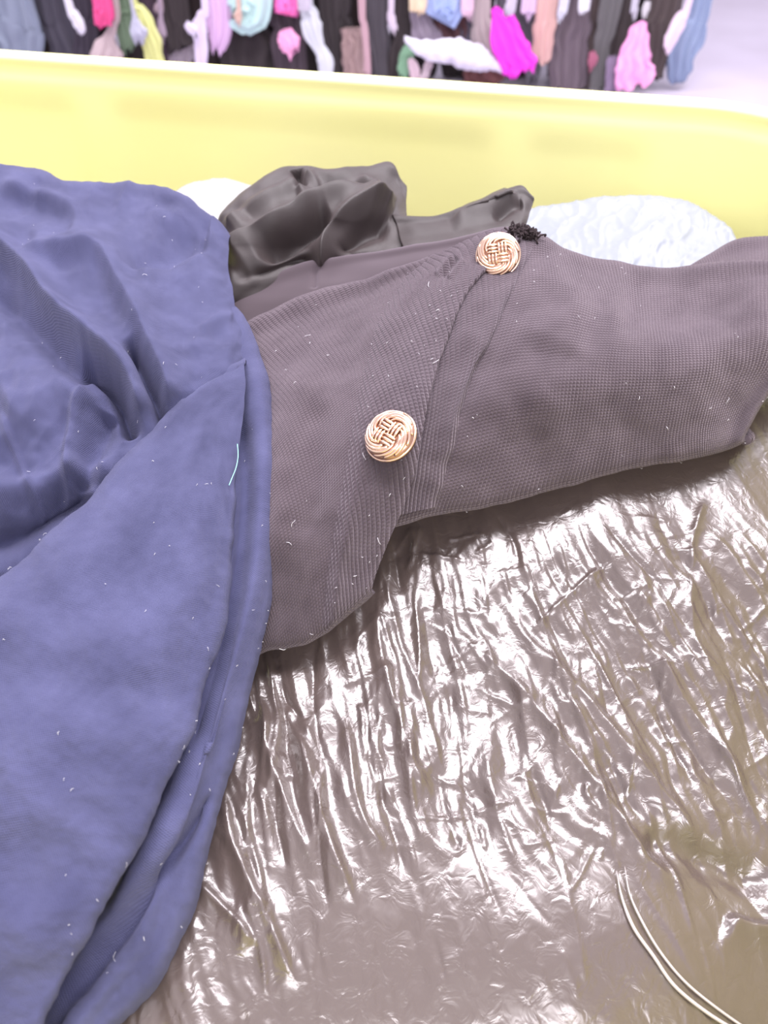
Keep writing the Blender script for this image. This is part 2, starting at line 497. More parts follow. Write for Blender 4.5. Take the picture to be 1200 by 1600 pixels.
# distinct folds traced from the sheet
for pts, a, w1, w2 in [
    ([(800, 985), (880, 1060), (960, 1150), (1060, 1270), (1110, 1340)], .0045, 14, 22),
    ([(1020, 1010), (1060, 1090), (1110, 1160), (1170, 1240)], .0040, 12, 18),
    ([(700, 980), (790, 1060), (850, 1130), (960, 1270), (1010, 1340), (1100, 1420)], .0045, 20, 14),
    ([(585, 935), (600, 1050), (640, 1180), (665, 1250)], .0035, 10, 14),
    ([(1075, 880), (1080, 1000), (1130, 1100)], .0030, 14, 10),
    ([(1100, 780), (1080, 850), (1080, 900)], .0025, 7, 7),
    ([(820, 1000), (900, 925), (960, 880)], .0014, 5, 5),
    ([(460, 1130), (490, 1230), (520, 1330), (560, 1430)], .0045, 12, 18),
    ([(410, 1090), (420, 1180), (450, 1260), (500, 1380)], .0035, 10, 14),
    ([(350, 1220), (370, 1330), (420, 1440), (470, 1560)], .0045, 12, 16),
    ([(300, 1370), (370, 1440), (400, 1480)], .0035, 8, 12),
    ([(1130, 1430), (1190, 1450), (1260, 1440)], .0060, 14, 30),
    ([(540, 1130), (560, 1260), (600, 1340)], .0025, 8, 10),
    ([(880, 1080), (930, 1200), (960, 1330)], .0020, 8, 10)]:
    hgt += ridge(qx, qy, pts, a * .85, w1 * .8, w2, .2, 1.3)
hgt += ridge(qx, qy, [(1000, 1310), (1080, 1330), (1220, 1390)], -.006, 26, 30)
# rounded shoulders at the bag's edge
e = np.minimum(np.minimum(LX - bx0, bx1 - LX), np.minimum(LY - by0, by1 - LY))
rr = 0.035
drop = np.where(e < rr, rr - np.sqrt(np.maximum(rr * rr - (rr - e) ** 2, 0)), 0)
Z = Z + hgt * sstep(0, 0.03, e) - drop * 1.3
Pb = np.stack([X, Y, Z], -1)
nr, nc = X.shape
bag_q = quads(nr, nc)
border = np.r_[np.arange(nc), np.arange(1, nr) * nc + nc - 1, (nr - 1) * nc + np.arange(nc - 2, -1, -1), np.arange(nr - 2, 0, -1) * nc]
Vall = [Pb.reshape(-1, 3)]; base = nr * nc; prev = border
ctr = L2W((bx0 + bx1) / 2, (by0 + by1) / 2, 0)
for zz, sc in ((0.6, 1.005), (0.45, 0.99), (0.3, 0.97), (BASE_Z + 0.045, 0.93)):
    ring = Pb.reshape(-1, 3)[border].copy()
    ring[:, :2] = ctr[:2] + (ring[:, :2] - ctr[:2]) * sc
    ring[:, 2] = zz
    ids = base + np.arange(len(border)); base += len(border)
    bag_q = np.concatenate([bag_q, np.stack([prev, np.roll(prev, -1), np.roll(ids, -1), ids], -1)])
    Vall.append(ring); prev = ids
bag = tag(empty('refuse_bag', tuple(ctr[:2]) + (BASE_Z + 0.045,)), 'crinkled glossy black plastic bag filling the bin under the clothes', 'plastic bag')
put(mesh_obj('film', np.concatenate(Vall), bag_q, M['blackbag']), bag)
def on_bag(px, py, lift=0.0):
    k = np.argmin((qx - px) ** 2 + (qy - py) ** 2)
    return Pb.reshape(-1, 3)[k] + np.array([0, 0, lift])
# loose edge of the film: a pair of bright welts curving to the lower right
for dx, s in ((0, 1.0), (13, 0.75)):
    C = catmull([on_bag(x + dx, y - dx * 0.6, 0.0012) for x, y in [(962, 1365), (970, 1410), (988, 1455), (1015, 1500), (1050, 1545), (1100, 1585), (1160, 1620), (1210, 1640)]], 50)
    V, f = tube(C, 0.00065 * s * np.r_[np.linspace(0.2, 1, 12), np.ones(38)], 8)
    put(mesh_obj('film_welt', V, f, M['string']), bag)

# ------------------------------------------------------------------ pale bags at the far wall
def puff(name, rows, mat_, depthf, label, cat, wr, seed):
    root = tag(empty(name), label, cat)
    G = np.array([[p[:2] for p in r] for r in rows], float)
    def disp(px, py):
        return wr * (noise(px / 60, py / 40, seed) + 0.6 * np.clip(ridged(px / 45 + py / 90, py / 50 - px / 120, seed + 1), 0, 1) ** 3 + 0.35 * np.clip(ridged(px / 22, py / 26, seed + 2), 0, 1) ** 2)
    P0 = P2W(G[..., 0].mean(), G[..., 1].max(), 0.58)
    root.location = (P0[0], P0[1], 0.70)
    o = sheet('film', rows, depthf, mat_, root, 120, 160, disp, 0.0)
    # back half closes the pouch
    px, py, P, N = SHEETS[o.name]
    B = P + np.array([0.004, 0.05, -0.05]) * np.sin(np.linspace(0, math.pi, P.shape[1]))[None, :, None] * np.sin(np.linspace(0.0, math.pi, P.shape[0]))[:, None, None]
    put(mesh_obj('film_back', B.reshape(-1, 3), quads(*B.shape[:2]), mat_), root)
    return root
dw = tps([(830, 330, .555), (1000, 305, .575), (1150, 365, .555), (830, 420, .50), (1000, 430, .50), (1150, 440, .49), (1000, 360, .53), (1000, 520, .47)])
puff('plastic_sack', [
    [(800, 352, .05), (850, 345, .05), (910, 335, .05), (970, 330, .05), (1030, 330, .05), (1090, 345, .05), (1140, 375, .05), (1165, 400, .05)],
    [(800, 334), (850, 324), (910, 313), (970, 306), (1030, 307), (1090, 322), (1138, 358), (1162, 392)],
    [(800, 350), (850, 345), (910, 338), (970, 333), (1030, 334), (1090, 345), (1132, 373), (1156, 405)],
    [(800, 390), (850, 385), (910, 380), (970, 376), (1030, 378), (1090, 385), (1130, 400), (1150, 420)],
    [(800, 440), (850, 440), (910, 440), (970, 440), (1030, 440), (1090, 445), (1125, 450), (1145, 455)],
    [(800, 540), (850, 540), (910, 540), (970, 540), (1030, 540), (1090, 540), (1120, 540), (1140, 540)]],
    M['whitebag'], dw, 'crinkled white translucent plastic sack by the far wall at right', 'plastic bag', 0.0017, 31)
dl = tps([(300, 290, .60), (400, 290, .60), (300, 360, .56), (400, 360, .56), (340, 450, .53)])
puff('plastic_sack', [
    [(255, 330, .03), (285, 305, .03), (320, 294, .03), (360, 296, .03), (400, 305, .03), (430, 330, .03)],
    [(258, 322), (282, 296), (318, 283), (358, 283), (398, 293), (430, 320)],
    [(262, 340), (290, 325), (325, 318), (360, 318), (395, 325), (425, 342)],
    [(270, 380), (300, 375), (330, 372), (360, 372), (390, 375), (420, 382)],
    [(280, 460), (305, 460), (330, 460), (360, 460), (385, 460), (410, 460)]],
    mat('white_soft_film', (0.27, 0.265, 0.27), 0.5), dl, 'small white plastic sack peeking out between blue cloth and black garment', 'plastic bag', 0.0015, 41)

# ------------------------------------------------------------------ smooth black garment behind the knitwear
gar = tag(empty('black_garment', tuple(P2W(550, 430, .5)[:2]) + (0.79,)), 'smooth black woven garment bunched up behind the knitted cardigan', 'clothing')
dg = tps([(350, 345, .485), (460, 262, .50), (600, 255, .50), (630, 330, .485), (360, 430, .455), (500, 430, .458), (650, 400, .458), (550, 340, .465), (420, 340, .465)])
def gdisp(px, py):
    d = ridge(px, py, [(352, 410), (390, 380), (440, 350), (490, 325), (545, 312), (600, 318)], .013, 12, 26, .1, 1.4)
    d += ridge(px, py, [(352, 365), (400, 325), (440, 300), (475, 285)], .007, 10, 20, .1, 1.4)
    d += ridge(px, py, [(375, 352), (430, 318), (480, 302)], -.006, 12, 12)
    d += ridge(px, py, [(488, 425), (505, 385), (540, 345), (585, 326), (615, 332)], .012, 9, 20, .15, 1.4)
    d += ridge(px, py, [(480, 305), (530, 295), (580, 305)], -.007, 12, 12)
    d += ridge(px, py, [(400, 405), (450, 385), (490, 360), (520, 345)], -.012, 16, 10)
    d += ridge(px, py, [(530, 400), (560, 370), (610, 350)], -.008, 9, 12)
    d += ridge(px, py, [(360, 432), (430, 420), (500, 405)], -.006, 12, 12)
    d += ridge(px, py, [(556, 276), (578, 290), (600, 308), (616, 320)], .005, 8, 14, .25, 1.6)
    d += ridge(px, py, [(462, 262), (468, 280), (472, 296)], -.008, 6, 7, .05)
    d += ridge(px, py, [(480, 268), (490, 280), (500, 300)], .004, 6, 12)
    d += .0016 * noise(px / 34, py / 30, 12) + .0025 * noise(px / 80, py / 60, 13)
    return d
sheet('bunched_body', [
    [(340, 372, .05), (372, 318, .05), (420, 290, .05), (465, 278, .05), (520, 276, .05), (575, 268, .05), (612, 268, .05), (618, 340, .05)],
    [(338, 356, .005), (368, 308), (418, 276), (466, 257), (520, 264), (572, 252), (614, 253), (634, 290, .008)],
    [(318, 378), (385, 325), (430, 302), (475, 285), (525, 285), (575, 277), (616, 280), (634, 320, .006)],
    [(318, 402), (390, 360), (440, 340), (485, 325), (530, 320), (580, 315), (615, 320), (636, 345, .004)],
    [(318, 428), (395, 395), (445, 378), (495, 365), (540, 358), (585, 352), (625, 352), (650, 365)],
    [(318, 460), (400, 430), (450, 415), (500, 402), (550, 395), (595, 388), (640, 382), (680, 378)],
    [(355, 500, .02), (400, 490, .02), (450, 470, .02), (500, 460, .02), (550, 450, .02), (595, 440, .02), (640, 430, .02), (690, 420, .02)]],
    dg, M['black'], gar, 200, 220, gdisp, 0.0012)
# finger-like fold standing up at the right
dn = tps([(620, 345, .475), (720, 335, .47), (825, 300, .47), (820, 345, .458), (720, 375, .452), (640, 380, .46), (800, 380, .445)])
def ndisp(px, py):
    return ridge(px, py, [(700, 350), (760, 325), (812, 305)], .006, 10, 16) + ridge(px, py, [(770, 345), (800, 325), (818, 318)], -.004, 7, 7) + .0015 * noise(px / 40, py / 24, 15)
sheet('sleeve_fold', [
    [(615, 362, .04), (660, 352, .04), (710, 344, .04), (755, 326, .04), (790, 312, .04), (812, 304, .04), (824, 315, .04)],
    [(612, 336), (658, 336), (712, 327), (757, 311), (792, 297), (816, 291), (834, 306, .004)],
    [(620, 352), (665, 349), (715, 340), (762, 327), (795, 314), (818, 308), (833, 318, .004)],
    [(625, 372), (668, 366), (718, 358), (766, 347), (798, 336), (816, 332), (826, 338, .004)],
    [(630, 390), (672, 385), (722, 376), (768, 366), (796, 360), (812, 356), (822, 356, .004)],
    [(630, 440, .02), (672, 430, .02), (722, 420, .02), (768, 410, .02), (796, 400, .02), (812, 395, .02), (820, 390, .02)]],
    dn, M['black'], gar, 110, 160, ndisp, 0.0012)

# ------------------------------------------------------------------ knitted cardigan
car = tag(empty('cardigan', tuple(P2W(750, 700, .38)[:2]) + (0.83,)), 'black knitted cardigan with gold buttons spread over the plastic bag', 'cardigan')
dc = tps([(420, 500, .425), (600, 440, .412), (777, 412, .397), (828, 362, .418), (1000, 416, .425), (1100, 412, .425), (1300, 410, .42), (614, 687, .343),
          (400, 720, .36), (800, 620, .352), (1000, 600, .366), (1200, 560, .386), (560, 850, .338), (418, 1010, .334), (580, 922, .342), (700, 800, .352), (860, 765, .366),
          (1000, 735, .376), (1140, 710, .386), (1215, 620, .396), (480, 900, .334), (1000, 500, .378), (850, 480, .375), (1150, 490, .388)])
def cdisp(px, py):
    d = ridge(px, py, [(800, 640), (900, 600), (1020, 580), (1150, 590)], .004, 60, 70)
    d += ridge(px, py, [(840, 400), (880, 480), (860, 560)], .003, 40, 50)
    d += ridge(px, py, [(960, 470), (1060, 480), (1190, 470)], -.004, 45, 50)
    d += ridge(px, py, [(470, 560), (450, 660), (440, 780), (450, 900)], .004, 45, 40)
    d += ridge(px, py, [(500, 620), (490, 740), (480, 860)], -.003, 25, 25)
    d += ridge(px, py, [(770, 540), (700, 640), (680, 760)], -.0025, 30, 40)
    d += .0012 * noise(px / 90, py / 80, 16) + .0005 * noise(px / 35, py / 35, 17)
    return d
# smooth back layer rising at the right, behind the knitted front
db = tps([(1090, 415, .455), (1200, 372, .465), (1300, 365, .46), (1100, 440, .43), (1300, 430, .43)])
sheet('back_layer', [
    [(1070, 440, .05), (1110, 415, .05), (1150, 395, .05), (1200, 386, .05), (1250, 382, .05), (1300, 390, .05)],
    [(1066, 422), (1105, 397), (1148, 376), (1200, 367), (1250, 366), (1300, 376)],
    [(1070, 430), (1110, 412), (1150, 397), (1200, 388), (1250, 388), (1300, 395)],
    [(1072, 445), (1112, 432), (1152, 425), (1200, 420), (1250, 420), (1300, 425)],
    [(1075, 480, .02), (1115, 470, .02), (1155, 465, .02), (1200, 460, .02), (1250, 460, .02), (1300, 460, .02)]],
    db, M['knit'], car, 60, 80, lambda px, py: .001 * noise(px / 50, py / 30, 18), 0.0025)
# smooth inner facing that shows above the knitted front
di = lambda px, py: dc(px, py) + 0.016
sheet('inner_facing', [
    [(340, 480, .03), (400, 455, .03), (480, 428, .03), (560, 410, .03), (640, 396, .03), (720, 380, .03), (790, 368, .03), (820, 372, .03)],
    [(338, 462), (398, 438), (478, 410), (560, 396), (640, 384), (720, 369), (785, 355), (820, 356)],
    [(345, 480), (402, 456), (482, 428), (562, 412), (642, 398), (722, 382), (786, 366), (820, 366)],
    [(350, 505), (408, 480), (485, 455), (565, 440), (645, 418), (725, 398), (788, 380), (820, 376)],
    [(355, 560, .01), (415, 535, .01), (490, 510, .01), (570, 490, .01), (650, 460, .01), (730, 430, .01), (790, 410, .01), (820, 400, .01)]],
    di, mat('black_facing_cloth', (0.06, 0.046, 0.053), 0.85, 0.2, 0.3, 0, (0.7, 0.6, 0.7)), car, 80, 160,
    lambda px, py: .0008 * noise(px / 60, py / 30, 19) - ridge(px, py, [(497, 405), (492, 425), (490, 450)], .0018, 4, 4, 0.05), 0.0015)

right_rows = [
    [(700, 430, .045), (775, 412, .045), (835, 398, .045), (900, 422, .045), (1000, 440, .045), (1100, 436, .045), (1210, 430, .045), (1300, 430, .045)],
    [(690, 408, .012), (765, 384, .008), (832, 366), (900, 393), (1000, 414), (1100, 411), (1210, 404), (1300, 406)],
    [(670, 450), (752, 425), (830, 410), (908, 430), (1005, 446), (1105, 442), (1210, 432), (1296, 436)],
    [(650, 520), (740, 495), (828, 480), (918, 488), (1010, 500), (1110, 496), (1210, 482), (1290, 490)],
    [(600, 640), (700, 620), (790, 600), (890, 592), (1000, 590), (1100, 585), (1200, 562), (1258, 560)],
    [(570, 755), (668, 730), (768, 702), (880, 680), (990, 668), (1085, 655), (1155, 638), (1208, 606)],
    [(556, 838), (648, 803), (740, 786), (860, 757), (985, 726), (1085, 706), (1135, 697), (1166, 680)],
    [(556, 846, .012), (648, 812, .012), (742, 794, .012), (862, 765, .012), (987, 733, .012), (1088, 713, .012), (1138, 704, .012), (1170, 684, .012)],
    [(554, 820, .03), (646, 790, .03), (738, 770, .03), (858, 742, .03), (982, 712, .03), (1080, 692, .03), (1128, 684, .03), (1150, 665, .03)]]
for k_, r_ in enumerate(right_rows): r_.append((r_[-1][0] + (12 if k_ < 5 else -10), r_[-1][1] + (6 if k_ < 5 else -8), 0.055))
sheet('right_front', right_rows, dc, M['knit'], car, 260, 280, cdisp, 0.0025, 0.0)
left_rows = [
    [(362, 540, .045), (425, 512, .045), (505, 478, .045), (585, 458, .045), (655, 435, .045), (722, 408, .045), (780, 385, .045), (825, 380, .045)],
    [(358, 516), (418, 486), (500, 451), (580, 433), (650, 407), (718, 378), (778, 356), (828, 360)],
    [(360, 550), (420, 520), (492, 488), (565, 465), (635, 435), (695, 408), (745, 395), (788, 392)],
    [(360, 605), (420, 572), (480, 540), (540, 515), (600, 490), (645, 470), (690, 455), (732, 450)],
    [(360, 665), (420, 632), (476, 600), (530, 575), (580, 552), (620, 538), (660, 530), (697, 530)],
    [(360, 725), (420, 692), (470, 662), (520, 640), (560, 622), (600, 610), (640, 608), (672, 615)],
    [(360, 850), (410, 825), (460, 800), (500, 780), (535, 765), (575, 752), (610, 745), (648, 742)],
    [(360, 960), (405, 940), (445, 920), (480, 900), (515, 885), (545, 872), (575, 862), (606, 850)],
    [(380, 1022), (415, 1009), (445, 1003), (475, 995), (505, 979), (530, 962), (555, 942), (582, 918)],
    [(381, 1030, .012), (416, 1015, .012), (446, 1009, .012), (478, 1001, .012), (508, 986, .012), (534, 969, .012), (559, 949, .012), (586, 925, .012)],
    [(378, 1000, .03), (412, 990, .03), (440, 984, .03), (470, 975, .03), (500, 960, .03), (525, 944, .03), (548, 925, .03), (570, 905, .03)]]
dlf = lambda px, py: dc(px, py) - 0.0045
sheet('left_front', left_rows, dlf, M['knit'], car, 260, 220, cdisp, 0.0025, 0.35)
# ribbed button band: right-hand strip of the left front, lying proud and overlapping the right front
band_rows = []
Gl = np.array([[(p[0], p[1], p[2] if len(p) > 2 else 0) for p in r] for r in left_rows])
for r in Gl[1:-1]:
    rr_ = catmull(r, 71)[39:]
    sel = rr_[[0, 6, 12, 18, 24, 28, 31]].copy()
    sel[-1, 2] += 0.0008
    sel[0, 2] += 0.0045
    band_rows.append([tuple(x) for x in sel])
dbd = lambda px, py: dc(px, py) - 0.0085
HOLE = [(716, 400), (706, 412), (697, 424), (690, 432)]
def bdisp(px, py):
    return cdisp(px, py) - ridge(px, py, HOLE, .0022, 6, 6, 0.1) + ridge(px, py, [(x - 9, y - 3) for x, y in HOLE], .0012, 5, 5, .1) + ridge(px, py, [(x + 9, y + 3) for x, y in HOLE], .0012, 5, 5, .1)
sheet('button_band', band_rows, dbd, M['rib'], car, 420, 150, bdisp, 0.003, 0.42)
# band of the right front, showing in a sliver beside the overlap
rb = [[(690, 408, .010), (735, 392, .004), (790, 376), (840, 366), (852, 368, .009)],
      [(680, 470), (725, 450), (765, 440), (805, 432), (818, 432, .009)],
      [(655, 560), (700, 535), (738, 522), (770, 515), (782, 516, .009)],
      [(635, 640), (672, 630), (700, 622), (726, 618), (738, 618, .009)],
      [(610, 730), (645, 722), (675, 714), (702, 708), (714, 708, .009)],
      [(585, 815), (620, 806), (648, 799), (676, 794), (690, 792, .009)]]
sheet('under_band', rb, lambda px, py: dc(px, py) - 0.0026, M['rib'], car, 260, 90, cdisp, 0, 0.2)

# frayed end of the band beside the upper button
FR = np.random.default_rng(5)
parts = []
for k in range(240):
    t_ = FR.random()
    px, py = 797 + 40 * t_ + FR.normal() * 2, 363 + 5 * t_ + FR.normal() * 3
    c0 = P2W(px, py, dc(px, py) - 0.006)
    dv = FR.normal(size=(3, 3)) * 0.0009
    C = catmull([c0, c0 + dv[0] + (0, -.0005, .0012), c0 + dv[0] + dv[1] + (0, 0, .001), c0 + dv[1] + dv[2]], 9)
    parts.append(tube(C, 0.0005, 5))
V, f = join(parts)
put(tag(mesh_obj('frayed_yarn', V, f, M['tuft']), kind='stuff'), car)

# gold basket-weave buttons
def button(px, py, sheet_name, rad, spin, face=(0, 0), lift=0.001):
    P, N = on_sheet(sheet_name, px, py)
    back = (Vector((0, 0, CAM_H)) - Vector(P)).normalized()      # the buttons lean towards the viewer
    n = (back + Vector((1, 0, 0)) * face[0] + Vector((0, SP, CP)) * face[1]).normalized()
    xa = Vector((1, 0, 0))
    xa = (xa - n * xa.dot(n)).normalized(); ya = n.cross(xa)
    B = np.array([xa, ya, n])
    c, s = math.cos(spin), math.sin(spin)
    def tow(Q):                                   # local disc coordinates (units of the radius) to world
        Q = np.asarray(Q, float)
        x = Q[:, 0] * c - Q[:, 1] * s; y = Q[:, 0] * s + Q[:, 1] * c
        return P + N * lift + (np.stack([x, y, Q[:, 2]], 1) * rad) @ B
    dome = lambda x, y: 0.16 + 0.36 * np.sqrt(np.maximum(0, 1 - 0.9 * (x * x + y * y)))
    # domed body
    rs = [(0.0001, dome(0, 0)), (.2, dome(.2, 0)), (.4, dome(.4, 0)), (.6, dome(.6, 0)), (.8, dome(.8, 0)), (.93, dome(.93, 0)), (.97, .2), (.97, .06), (.8, -.06), (0.0001, -.08)]
    an = np.linspace(0, 2 * math.pi, 40, endpoint=False)
    Q = np.concatenate([np.stack([r * np.cos(an), r * np.sin(an), np.full(40, z)], 1) for r, z in rs])
    body = mesh_obj('button', tow(Q), quads(len(rs), 40, wrap=True)[:, ::-1].copy(), M['gold_dark'])
    put(body, car); body['label'] = 'round domed gold button with basket-weave relief'
    def strand(pts, wd, lft):
        C = catmull(pts, 22)
        x, y = C[:, 0], C[:, 1]
        sag = np.sin(np.linspace(0, math.pi, 22)) ** 0.6
        z = dome(x, y) + 0.02 + lft * sag
        V, f = tube(np.stack([x, y, z], 1), wd * (0.55 + 0.45 * sag), 8)
        put(mesh_obj('strand', tow(V), f, M['gold']), body)
    # four woven cells in the middle
    g = 0.148
    for (cx, cy, vert) in ((-.225, .225, False), (.225, .225, True), (-.225, -.225, True), (.225, -.225, False)):
        for k in (-1, 0, 1):
            o_ = k * g
            if vert: strand([(cx + o_, cy - .25), (cx + o_, cy), (cx + o_, cy + .25)], .062, .08)
            else: strand([(cx - .25, cy + o_), (cx, cy + o_), (cx + .25, cy + o_)], .062, .08)
    # four arms of three strands that swirl outwards round the rim
    for a in range(4):
        for k in range(3):
            th0 = a * math.pi / 2 + math.radians(20 + 27 * k)
            pts = []
            for t_ in np.linspace(0, 1, 8):
                ang = th0 - math.radians(112) * t_
                r_ = 0.47 + 0.45 * t_ ** 0.75
                pts.append((r_ * math.cos(ang), r_ * math.sin(ang)))
            strand(pts, .068, .05)
    # fine outer rim
    ring = np.linspace(0, 2 * math.pi, 49)
    V, f = tube(np.stack([.95 * np.cos(ring), .95 * np.sin(ring), np.full(49, .2)], 1), .06, 8, False)
    put(mesh_obj('rim', tow(V), f, M['gold']), body)
button(777, 414, 'right_front', 0.0114, 0.1, (-0.05, 0.22), 0.0055)
button(614, 690, 'button_band', 0.0120, 0.9, (-0.45, 0.48), 0.0035)

# ------------------------------------------------------------------ blue cotton cloth at the left
nav = tag(empty('blue_cloth', tuple(P2W(150, 1000, .34)[:2]) + (0.80,)), 'navy blue cotton garment heaped in folds along the left side', 'clothing')
dv1 = tps([(-250, 250, .50), (0, 262, .49), (130, 285, .48), (345, 355, .455), (375, 565, .375), (200, 600, .36), (0, 600, .355), (-250, 600, .36), (0, 900, .315), (150, 780, .34), (300, 640, .36), (-200, 900, .31), (200, 430, .41), (0, 430, .42)])
def v1disp(px, py):
    d = 0
    # long diagonal roll from the upper left, running down to the flap
    d = d + ridge(px, py, [(-60, 340), (0, 392), (55, 445), (100, 510), (155, 555), (200, 600), (235, 690)], .017, 24, 14, 0.1, 1.7)
    d += ridge(px, py, [(-60, 425), (15, 470), (65, 520), (110, 570), (150, 592)], -.010, 14, 22)
    # ridge branching to the right, then parallel to the roll
    d += ridge(px, py, [(40, 418), (100, 410), (160, 410), (190, 455), (225, 530), (255, 600), (275, 650)], .013, 34, 14, 0.1, 1.6)
    d += ridge(px, py, [(200, 535), (222, 580), (245, 630), (262, 690)], -.016, 9, 8, 0.12)
    d += ridge(px, py, [(125, 565), (160, 592), (185, 625), (205, 690)], -.017, 16, 9, .12)
    # triangular dent upper right
    d += ridge(px, py, [(185, 418), (240, 405), (300, 378), (330, 378)], -.010, 26, 14)
    d += ridge(px, py, [(205, 446), (270, 432), (335, 395)], .005, 12, 24, .25)
    d += ridge(px, py, [(225, 335), (290, 350), (335, 385)], .005, 13, 16, .25)
    d += ridge(px, py, [(-20, 305), (60, 325), (125, 350)], -.0045, 14, 26, .3)
    d += ridge(px, py, [(-20, 284), (60, 305), (118, 335), (122, 400)], .004, 12, 14, .25)
    # folds in the hollow
    d += ridge(px, py, [(0, 640), (60, 620), (140, 600)], .006, 40, 30)
    d += ridge(px, py, [(110, 800), (108, 720), (118, 650), (140, 610)], .007, 8, 20, .1)
    d += ridge(px, py, [(125, 770), (150, 700), (170, 640)], -.008, 16, 16, .1)
    d += ridge(px, py, [(-40, 780), (40, 760), (120, 740), (190, 725)], .006, 16, 20, .15)
    d += ridge(px, py, [(-80, 870), (20, 850), (90, 810), (150, 770)], -.016, 40, 22, .12)
    d += ridge(px, py, [(0, 640), (30, 720), (80, 830)], .0022, 5, 7, .1)
    d += ridge(px, py, [(310, 520), (340, 500), (365, 495)], .002, 7, 9)
    d += ridge(px, py, [(260, 560), (320, 545), (370, 555)], .0025, 16, 14)
    d += .0034 * noise(px / 95, py / 80, 22) + .0016 * noise(px / 40, py / 34, 23) + .0012 * tent(px / 60 + py / 150, py / 90, 61) + .0004 * noise(px / 14, py / 14, 24)
    return d
sheet('upper_layer', [
    [(-300, 250, .06), (-100, 262, .06), (0, 285, .06), (70, 296, .06), (130, 305, .06), (200, 310, .06), (262, 335, .06), (325, 372, .05), (335, 395, .05)],
    [(-300, 235), (-100, 245), (0, 259), (68, 268), (106, 283), (195, 281), (262, 302), (330, 340), (352, 372, .01)],
    [(-300, 300), (-100, 310), (0, 315), (70, 320), (130, 325), (200, 325), (270, 345), (328, 372), (355, 395, .008)],
    [(-300, 400), (-100, 400), (0, 400), (70, 400), (135, 405), (205, 405), (275, 410), (332, 420), (357, 430, .008)],
    [(-300, 500), (-100, 500), (0, 490), (70, 485), (140, 480), (210, 475), (280, 475), (340, 478), (368, 485, .008)],
    [(-300, 600), (-100, 600), (0, 590), (70, 580), (145, 570), (215, 560), (290, 550), (355, 545), (384, 548, .01)],
    [(-300, 720), (-100, 720), (0, 710), (70, 695), (150, 675), (225, 650), (300, 620), (360, 595), (390, 590, .015)],
    [(-300, 850), (-100, 850), (0, 830), (70, 810), (150, 770), (230, 720), (305, 670), (360, 640), (390, 620, .02)],
    [(-300, 1000, .02), (-100, 980, .02), (0, 960, .02), (70, 920, .02), (150, 870, .02), (230, 810, .02), (305, 740, .02), (355, 690, .02), (385, 660, .025)]],
    dv1, M['navy'], nav, 380, 360, v1disp, 0.0014)

dv3 = tps([(375, 480, .405), (410, 560, .385), (430, 740, .348), (425, 870, .330), (400, 1020, .310), (330, 1300, .276), (180, 1600, .252), (100, 1750, .245),
           (300, 700, .35), (250, 1000, .304), (150, 1300, .268), (0, 1600, .248)])
def v3disp(px, py):
    d = ridge(px, py, [(395, 560), (408, 700), (400, 860), (385, 960), (350, 1080), (300, 1230), (200, 1420), (60, 1620)], .006, 14, 26, 0.05)
    d += ridge(px, py, [(335, 1235), (290, 1310), (230, 1400), (150, 1510), (80, 1600), (20, 1680)], -.0060, 9, 7, 0.08)
    d += ridge(px, py, [(375, 650), (385, 760), (372, 900), (345, 1030), (295, 1180)], -.006, 14, 12, 0.08)
    d += .0016 * noise(px / 60, py / 120, 25) + .0003 * noise(px / 16, py / 16, 26)
    return d
edge = [(352, 462), (385, 495), (408, 560), (424, 640), (431, 740), (427, 870), (412, 1000), (375, 1150), (332, 1300), (278, 1480), (190, 1600), (90, 1720)]
sheet('under_layer', [[(x - 190, y - 20, .03), (x - 130, y - 10, .015), (x - 80, y), (x - 45, y), (x - 18, y), (x - 4, y + 1, .004), (x, y + 2, .014), (x - 16, y + 2, .032)] for x, y in edge],
      dv3, M['navy'], nav, 420, 160, v3disp, 0.0014)

dv2 = tps([(375, 562, .366), (200, 705, .336), (0, 905, .296), (-200, 1080, .275), (362, 750, .335), (350, 900, .312), (280, 1180, .270), (80, 1600, .236), (0, 1720, .228),
           (180, 900, .297), (100, 1150, .261), (0, 1400, .243), (-250, 1400, .245), (-200, 1700, .230), (280, 800, .320)])
def v2disp(px, py):
    d = ridge(px, py, [(375, 568), (330, 592), (285, 628)], -.0016, 3, 3, 0.1)
    d += ridge(px, py, [(330, 700), (290, 860), (230, 1030), (120, 1240)], .004, 60, 60)
    d += ridge(px, py, [(-60, 1020), (60, 1060), (180, 1090), (260, 1080)], -.0022, 40, 50)
    d += ridge(px, py, [(-60, 1330), (80, 1330), (200, 1270)], -.0025, 50, 50)
    d += ridge(px, py, [(-50, 1480), (40, 1460), (140, 1400)], .0022, 40, 50)
    d += .0022 * noise(px / 130, py / 110, 27) + .0008 * noise(px / 48, py / 44, 28) + .0003 * noise(px / 16, py / 16, 29)
    return d
fl = [[(380, 556), (384, 600), (380, 650), (368, 740)],
      [(300, 612), (330, 640), (345, 690), (363, 790)],
      [(212, 700), (270, 740), (310, 790), (357, 880)],
      [(110, 806), (190, 860), (260, 920), (344, 985)],
      [(0, 905), (110, 980), (200, 1040), (308, 1110)],
      [(-110, 1000), (30, 1090), (140, 1160), (262, 1225)],
      [(-220, 1100), (-60, 1210), (70, 1290), (205, 1335)],
      [(-300, 1230), (-130, 1350), (0, 1430), (140, 1460)],
      [(-330, 1400), (-170, 1500), (-60, 1560), (75, 1590)],
      [(-350, 1580), (-200, 1650), (-100, 1690), (10, 1720)]]
flap = []
